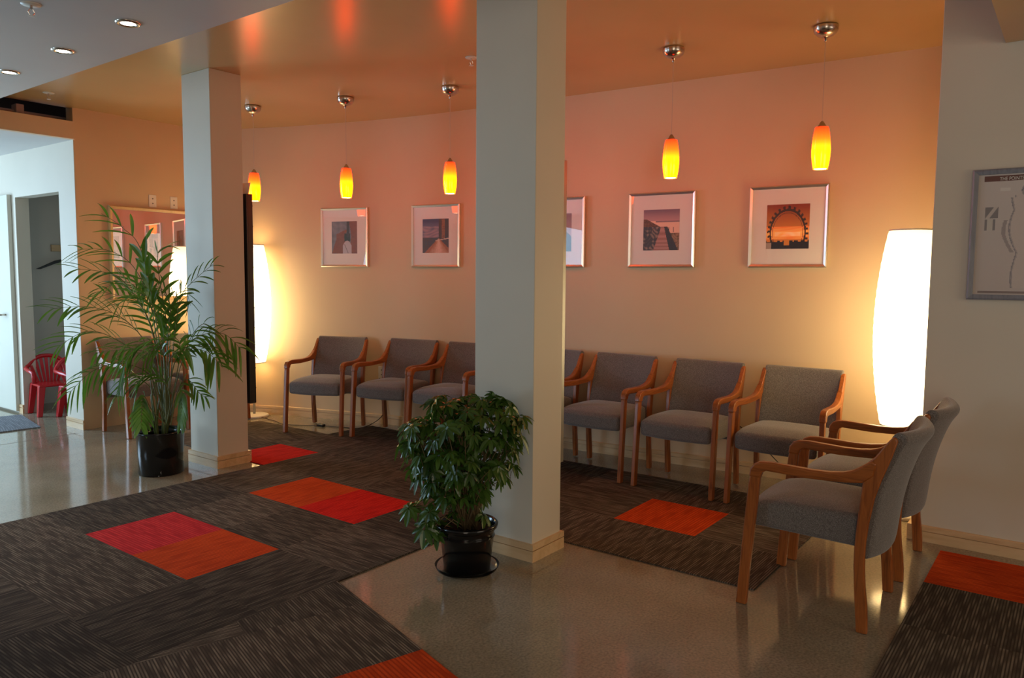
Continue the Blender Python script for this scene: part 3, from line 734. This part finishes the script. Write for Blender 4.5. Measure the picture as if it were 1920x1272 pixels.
MB().box(-.195, .195, -.0180, -.0172, .02, .63).build('glass', M['glass'], e)
cu = bpy.data.curves.new('title', 'FONT'); cu.body = 'THE POINTS'; cu.size = .025; cu.extrude = .0004; cu.align_x = 'LEFT'
to = bpy.data.objects.new('title_text', cu); C.objects.link(to); bpy.context.view_layer.update()
me = bpy.data.meshes.new_from_object(to.evaluated_get(bpy.context.evaluated_depsgraph_get())); bpy.data.objects.remove(to)
me.materials.clear(); me.materials.append(M['paper'])
to = bpy.data.objects.new('title_text', me); C.objects.link(to); to.parent = e; to.rotation_euler = (R(90), 0, 0); to.location = (-.100, -.0118, .592); to.scale = (.74, 1, 1); to['label'] = 'white title lettering'

# ------------------------------------------------------------------ magazine racks on the backs of the columns
def rack(x0, y0, y1, m, label, edge_m):
    e = empty('magazine_rack', (x0, (y0 + y1) / 2, 0), label=label, cat='rack', group='wall magazine racks'); L = (y1 - y0) / 2
    MB().box(0, .012, -L, L, .44, 1.99).build('back_panel', m, e, bevel=.002)
    for s_ in (-1, 1):
        MB().box(.012, .052, s_ * L - (.004 if s_ > 0 else 0), s_ * L + (.004 if s_ < 0 else 0), .44, 1.99).build('side_panel', m, e, bevel=.0015)
    for i in range(10):
        z = .46 + .15 * i
        mb = MB(); vs = [(.014, -L + .005, z), (.014, L - .005, z), (.054, L - .005, z + .10), (.054, -L + .005, z + .10), (.018, -L + .005, z - .003), (.018, L - .005, z - .003), (.058, L - .005, z + .097), (.058, -L + .005, z + .097)]
        mb.add(vs, [(0, 1, 2, 3), (7, 6, 5, 4), (0, 4, 5, 1), (1, 5, 6, 2), (2, 6, 7, 3), (3, 7, 4, 0)]); mb.build('pocket', edge_m, e)
    return e
rack(3.248, 2.13, 2.47, M['rack_grey'], 'slim grey magazine rack on the far side of the central column', M['rack_grey'])
rack(3.338, 4.935, 5.31, M['rack_dark'], 'slim charcoal magazine rack on the far side of the palm side column', M['rack_dark'])
def leaflet_card(x, y, z, tilt, m, label, w_=.09, h_=.14):
    mb = MB().box(-.0015, .0015, -w_ / 2, w_ / 2, 0, h_); o = mb.build('brochure', m); o.location = (x, y, z); o.rotation_euler = (0, tilt, 0)
    tag(o, label, 'brochure', 'brochures standing in the racks')
leaflet_card(3.270, 2.19, 1.93, .08, M['paper_gold'], 'gold brochure sticking up from the rack on the central column, left one')
leaflet_card(3.284, 2.20, 1.93, .16, M['paper'], 'pale brochure sticking up from the rack on the central column, right one')
leaflet_card(3.365, 5.02, 1.95, .22, M['paper'], 'white brochure leaning out of the charcoal rack top', .12, .13)

# ------------------------------------------------------------------ closet things: hook rail, hanger, red chairs
e = empty('hook_rail', (3.80, 8.862, 1.665), -math.pi / 2, label='short wooden coat hook rail on the closet wall', cat='hook rail')
MB().box(.0, .02, -.20, .22, -.035, .035).build('rail', M['maple'], e, bevel=.003)
MB().tube([(.02, -.10, 0), (.07, -.10, -.01), (.08, -.10, .03)], .006, 8).build('hook', M['steel'], e, smooth=True)
MB().tube([(.02, .12, 0), (.07, .12, -.01), (.08, .12, .03)], .006, 8).build('hook', M['steel'], e, smooth=True)
e = empty('coat_hanger', (3.70, 8.785, 1.605), .0, label='black coat hanger hanging from the closet rail', cat='hanger')
MB().tube([(0, 0, -.05), (0, 0, -.01), (.02, 0, .02), (.0, 0, .04)], .003, 8).build('hook', M['steel'], e, smooth=True)
mb = MB()
for s_ in (-1, 1):
    pts = [(0, -.05), (s_ * .10, -.075), (s_ * .24, -.145), (s_ * .285, -.165), (s_ * .24, -.165), (s_ * .09, -.105), (0, -.085)]
    n_ = len(pts); vs = [(x, -.012, z) for x, z in pts] + [(x, .012, z) for x, z in pts]
    fs = [tuple(range(n_)), tuple(range(n_, 2 * n_))[::-1]] + [(i, n_ + i, n_ + (i + 1) % n_, (i + 1) % n_) for i in range(n_)]
    mb.add(vs, fs)
mb.build('shoulder_bar', M['black_satin'], e, bevel=.004)
def kid_chair():
    e = empty('kids_chair')
    for sx in (-1, 1):
        for sy in (-1, 1):
            x0, y0_ = sx * .17, sy * .15; x1, y1_ = sx * .135, sy * .12
            mb = MB(); a = .022; b = .030
            vs = [(x0 - a, y0_ - a, 0), (x0 + a, y0_ - a, 0), (x0 + a, y0_ + a, 0), (x0 - a, y0_ + a, 0), (x1 - b, y1_ - b, .30), (x1 + b, y1_ - b, .30), (x1 + b, y1_ + b, .30), (x1 - b, y1_ + b, .30)]
            mb.add(vs, [(0, 3, 2, 1), (4, 5, 6, 7), (0, 1, 5, 4), (1, 2, 6, 5), (2, 3, 7, 6), (3, 0, 4, 7)]); mb.build('leg', M['red_plastic'], e, bevel=.006)
    MB().box(-.165, .165, -.155, .15, .285, .31).build('seat', M['red_plastic'], e, bevel=.012, seg=3)
    # fan-shaped slatted back, wider at the top
    top = []
    for i in range(15):
        t = -1 + 2 * i / 14; top.append((t * .195, .20 - .04 * t * t, .43 + .135 * (1 - abs(t) ** 2.6)))
    b_ = MB().tube([(-.20, -.14, .33), (-.205, -.13, .43), (-.205, 0, .44), (-.20, .12, .45)] + top[1:-1] + [(.20, .12, .45), (.205, 0, .44), (.205, -.13, .43), (.20, -.14, .33)], .020, 10)
    b_.build('back_rim', M['red_plastic'], e, smooth=True)
    for i in range(7):
        t = -1 + 2 * i / 6; tt = t * .80
        p0 = (t * .085, .145, .30); z1 = .43 + .135 * (1 - abs(tt) ** 2.6); p1 = (tt * .185, .198 - .04 * tt * tt, z1)
        w_ = .011; mb = MB(); vs = []
        for (x, y, z) in (p0, p1):
            ww = w_ * (1 if z < .35 else 1.35); vs += [(x - ww, y - .004, z), (x + ww, y - .004, z), (x + ww, y + .004, z), (x - ww, y + .004, z)]
        mb.add(vs, [(0, 3, 2, 1), (4, 5, 6, 7), (0, 1, 5, 4), (1, 2, 6, 5), (2, 3, 7, 6), (3, 0, 4, 7)]); mb.build('slat', M['red_plastic'], e)
    return e
kc = kid_chair(); kc.location = (3.30, 8.20, 0); kc.rotation_euler = (0, 0, R(-6)); tag(kc, 'small red plastic kids chair facing out of the closet', 'chair', 'red kids chairs in the closet')
k2 = copy_tree(kc); k2.location = (3.42, 7.81, 0); k2.rotation_euler = (0, 0, R(4)); tag(k2, 'second small red kids chair, mostly hidden by the wall end', 'chair', 'red kids chairs in the closet')

# ------------------------------------------------------------------ plants
rng = random.Random(11)
RT = Vector((.6, -.8, 0)).normalized(); DP = Vector((.472, .882, 0)).normalized()   # across and away from the viewer: only used to lay out stems
pe = empty('potted_palm', (2.76, 5.16, 0), label='tall feathery palm in a black pot in front of the far column', cat='plant')
MB().lathe([(.140, 0), (.146, .004), (.150, .15), (.158, .288), (.166, .292), (.166, .305), (.158, .305), (.152, .27)], n=48, cap1=False).build('pot', M['black_gloss'], pe, smooth=True)
MB().lathe([(.001, .262), (.152, .262)], n=32, cap0=False).build('soil', M['soil'], pe)
def P(u, z, d=0): return RT * u + DP * d + Vector((0, 0, z))
PXM = 1 / 262.0
def pp(x, y, d=0): return P((x - 286) * PXM, (y - 380) and (902 - y) * PXM, d)
def frond(mb, st, path, L0, n, drop=.25, wid=.016):
    """rachis through path; pairs of long narrow leaflets pointing towards the tip"""
    path = [Vector(q) for q in path]; path[-1] = path[-1].lerp(path[-2], .22)
    pts = [Vector(q) for q in spline([tuple(q) for q in path], 8)]
    st.tube(pts, .0042, 5, .0012)
    # cumulative length
    cl_ = [0]
    for a, b in zip(pts, pts[1:]): cl_.append(cl_[-1] + (b - a).length)
    T = cl_[-1]
    def at(s_):
        for i in range(len(pts) - 1):
            if cl_[i + 1] >= s_: u = (s_ - cl_[i]) / max(1e-6, cl_[i + 1] - cl_[i]); return pts[i].lerp(pts[i + 1], u), (pts[i + 1] - pts[i]).normalized()
        return pts[-1], (pts[-1] - pts[-2]).normalized()
    roll = rng.uniform(.55, 1.15) * rng.choice((-1, 1))
    for k in range(n):
        t = .50 + .50 * (k + .5) / n; q, d = at(T * t)
        side = d.cross(Vector((0, 0, 1)))
        if side.length < .2: side = RT.copy()
        side.normalize(); upv = side.cross(d).normalized(); side = (side * math.cos(roll) + upv * math.sin(roll)).normalized()
        L = L0 * .80 * (.62 + .50 * math.sin(math.pi * (.12 + .80 * (t - .50) / .50))) * rng.uniform(.85, 1.12)
        for s_ in (-1, 1):
            if rng.random() < .05: continue
            dirv = (d * (1.0 + .5 * (t > .9)) + side * s_ * rng.uniform(.75, 1.15) + Vector((0, 0, rng.uniform(.0, .35)))).normalized()
            wv = dirv.cross(upv).normalized(); vs = []; N = 5
            for i in range(N + 1):
                a = i / N; c = q + dirv * (L * a) + Vector((0, 0, -drop * L * a * a)); ww = wid * .86 * (math.sin(math.pi * min(.97, .10 + .86 * a)) ** .75)
                lift = upv * (ww * .35); vs += [c - wv * ww + lift, c, c + wv * ww + lift]
            fs = []
            for i in range(N):
                for j in (0, 1): fs.append((i * 3 + j, i * 3 + j + 1, i * 3 + j + 4, i * 3 + j + 3))
            mb.add(vs, fs)
F_ = MB(); S_ = MB()
c2 = lambda x, y: (x / 2.356, 380 + y / 2.356)
def fr(path, L0, n, d0=0, d1_=0, **k):
    m_ = len(path); frond(F_, S_, [pp(*c2(*q), d0 + (d1_ - d0) * i / (m_ - 1)) for i, q in enumerate(path)], L0, n, **k)
fr([(700, 1000), (680, 640), (620, 280), (545, 175), (430, 98)], .30, 8, 0, -.10, wid=.024)
fr([(690, 1000), (660, 560), (590, 350), (480, 268), (305, 262)], .27, 11, .05, .02)
fr([(700, 1000), (650, 600), (540, 400), (450, 358), (310, 345)], .25, 10, -.03, -.15)
fr([(705, 1000), (715, 600), (690, 380), (690, 270), (760, 236)], .20, 9, .02, .12)
fr([(700, 1000), (640, 700), (540, 560), (400, 505), (188, 515)], .27, 12, -.02, -.22)
fr([(690, 1000), (640, 760), (500, 640), (380, 605), (225, 690)], .25, 11, -.05, -.28)
fr([(710, 1000), (740, 700), (775, 480), (830, 400), (950, 298)], .20, 10, .05, .0)
fr([(710, 1000), (740, 760), (830, 640), (950, 615), (1048, 700)], .22, 12, .0, -.12, drop=.55)
fr([(710, 1000), (720, 740), (800, 680), (880, 690), (960, 770)], .22, 12, -.05, -.25, drop=.6)
fr([(705, 1000), (700, 720), (640, 650), (560, 690), (520, 800)], .22, 11, -.08, -.30, drop=.6)
fr([(700, 1000), (640, 800), (520, 740), (400, 770), (275, 885)], .20, 11, -.05, -.30, drop=.6)
fr([(705, 1000), (760, 740), (760, 640), (690, 640), (600, 720)], .22, 10, -.1, -.30, drop=.6)
fr([(700, 1000), (690, 620), (600, 440), (520, 400), (380, 470)], .25, 11, .1, .10)
fr([(700, 1000), (660, 640), (600, 500), (540, 470), (400, 440)], .25, 11, .12, .22)
fr([(700, 1000), (700, 640), (660, 500), (600, 440), (480, 520)], .24, 10, -.1, -.2)
fr([(710, 1000), (730, 620), (730, 480), (680, 420), (600, 440)], .22, 10, .1, .15)
fr([(705, 1000), (720, 640), (750, 480), (800, 440), (830, 520)], .18, 9, 0, .1)
fr([(715, 1000), (760, 800), (820, 640), (880, 580), (930, 640)], .2, 10, .0, .1, drop=.5)
fr([(720, 1010), (745, 900), (770, 850), (770, 930), (760, 1000)], .11, 10, -.1, -.18, drop=.5)
fr([(700, 1010), (640, 940), (610, 880), (600, 930), (590, 1030)], .11, 10, -.1, -.2, drop=.5)
fr([(715, 1010), (760, 860), (800, 820), (850, 880), (890, 905)], .12, 8, 0, 0, drop=.4)
fr([(690, 1010), (640, 860), (560, 800), (520, 840), (490, 910)], .16, 9, 0, -.1, drop=.5)
fr([(700, 1010), (660, 760), (600, 700), (480, 700), (370, 720)], .17, 9, 0, .1, drop=.5)
fr([(700, 1010), (720, 900), (690, 800), (620, 790), (560, 850)], .18, 9, -.1, -.2, drop=.5)
for k in range(9):
    a = rng.uniform(0, 6.28); S_.tube([P(.05 * math.cos(a), .26, .05 * math.sin(a)), P(.05 * math.cos(a) + rng.uniform(-.05, .05), .55, .05 * math.sin(a)), P(rng.uniform(-.08, .08), .75, 0)], .0065, 6, .003)
F_.build('foliage', M['palm'], pe, smooth=False); S_.build('stems', M['palm_stem'], pe, smooth=True)

DP = Vector((.764, .645, 0)).normalized()
sp = empty('potted_umbrella_plant', (2.725, 2.30, 0), label='bushy dark green umbrella plant in a glossy black pot by the central column', cat='plant')
MB().lathe([(.106, .006), (.111, .008), (.128, .165), (.134, .172), (.130, .180), (.134, .208), (.146, .214), (.149, .230), (.140, .237), (.133, .227), (.124, .19)], n=56, cap1=False).build('pot', M['black_gloss'], sp, smooth=True)
MB().lathe([(.001, .200), (.120, .196)], n=32, cap0=False).build('soil', M['soil'], sp)
so = MB().lathe([(.02, .002), (.130, .001), (.146, .010), (.155, .028), (.153, .029), (.143, .012), (.128, .005), (.02, .004)], n=56).build('plant_saucer', M['clear'], smooth=True)
so.location = (2.725, 2.30, 0); tag(so, 'clear plastic saucer under the umbrella plant pot', 'saucer')
L_ = MB(); S_ = MB(); PX2 = 1 / 405.0
def umbrella(c, nrm, r):
    n_ = rng.choice((7, 8, 8)); nrm = nrm.normalized(); u = nrm.cross(Vector((0, 0, 1)) if abs(nrm.z) < .9 else Vector((1, 0, 0))).normalized(); v = nrm.cross(u); a0 = rng.uniform(0, 6.28)
    for k in range(n_):
        a = a0 + 2 * math.pi * k / n_ * .94; dirv = u * math.cos(a) + v * math.sin(a); wv = nrm.cross(dirv).normalized(); L = r * rng.uniform(.8, 1.1); vs = []; N = 4
        for i in range(N + 1):
            t = i / N; q = c + dirv * (L * (.12 + .88 * t)) + Vector((0, 0, -.32 * L * t * t)) - nrm * (.12 * L * t); ww = L * .20 * math.sin(math.pi * min(.97, .06 + .88 * t)) ** .8
            vs += [q - wv * ww + nrm * ww * .3, q, q + wv * ww + nrm * ww * .3]
        fs = []
        for i in range(N):
            for j in (0, 1): fs.append((i * 3 + j, i * 3 + j + 1, i * 3 + j + 4, i * 3 + j + 3))
        L_.add(vs, fs)
def q2(x, y, d=0): return P((x - 868) * PX2, (1078 - y) * PX2, d)
# silhouette of the crown, in the plant's own plane: centre line heights and half widths
def half(z):   # z above floor -> (left, right) extents
    tb = [(.18, -.24, -.02), (.24, -.30, .06), (.31, -.29, .10), (.38, -.19, .13), (.44, -.20, .17), (.50, -.27, .22), (.58, -.31, .25), (.66, -.32, .27), (.72, -.28, .27), (.78, -.22, .24), (.84, -.15, .16)]
    for a, b in zip(tb, tb[1:]):
        if a[0] <= z <= b[0]:
            t = (z - a[0]) / (b[0] - a[0]); return a[1] + (b[1] - a[1]) * t, a[2] + (b[2] - a[2]) * t
    return (-.05, .05)
roots = [(rng.uniform(-.05, .05), rng.uniform(-.05, .05)) for _ in range(10)]
for k in range(360):
    z = .19 + .645 * rng.random() ** .80; l_, r_ = half(z); t = rng.random(); u = l_ + (r_ - l_) * t
    rad = (r_ - l_) / 2; mid = (l_ + r_) / 2; dmax = math.sqrt(max(0, rad ** 2 - (u - mid) ** 2)) * .85; d = rng.uniform(-dmax, dmax * .8)
    if z < .40 and rng.random() < .25: continue
    if u > .08 and z < .50 and rng.random() < .5: continue
    if z < .27 and abs(u) < .13 and d > -.10: continue
    c = P(u, z, d); out = P(u - mid * .6, 0, d); nrm = Vector((out.x, out.y, 0)) * 2.0 + Vector((0, 0, rng.uniform(.3, .9))) + Vector((rng.uniform(-.5, .5), rng.uniform(-.5, .5), 0))
    umbrella(c, nrm, rng.uniform(.042, .072))
    rx, ry = rng.choice(roots); s0 = P(rx, .20, ry); m1 = s0.lerp(c, .5) + Vector((0, 0, .06))
    if k % 3 == 0: S_.tube([s0, m1, c], .0036, 5, .0012)
    else: S_.tube([c - nrm.normalized() * .05 - Vector((0, 0, .03)), c], .0012, 4)
for rx, ry in roots: S_.tube([P(rx, .19, ry), P(rx * 1.6 + rng.uniform(-.03, .03), .42, ry * 1.4), P(rx * 2.6, .66, ry * 2)], .0062, 6, .003)
L_.build('foliage', M['scheff'], sp); S_.build('stems', M['stem'], sp, smooth=True)
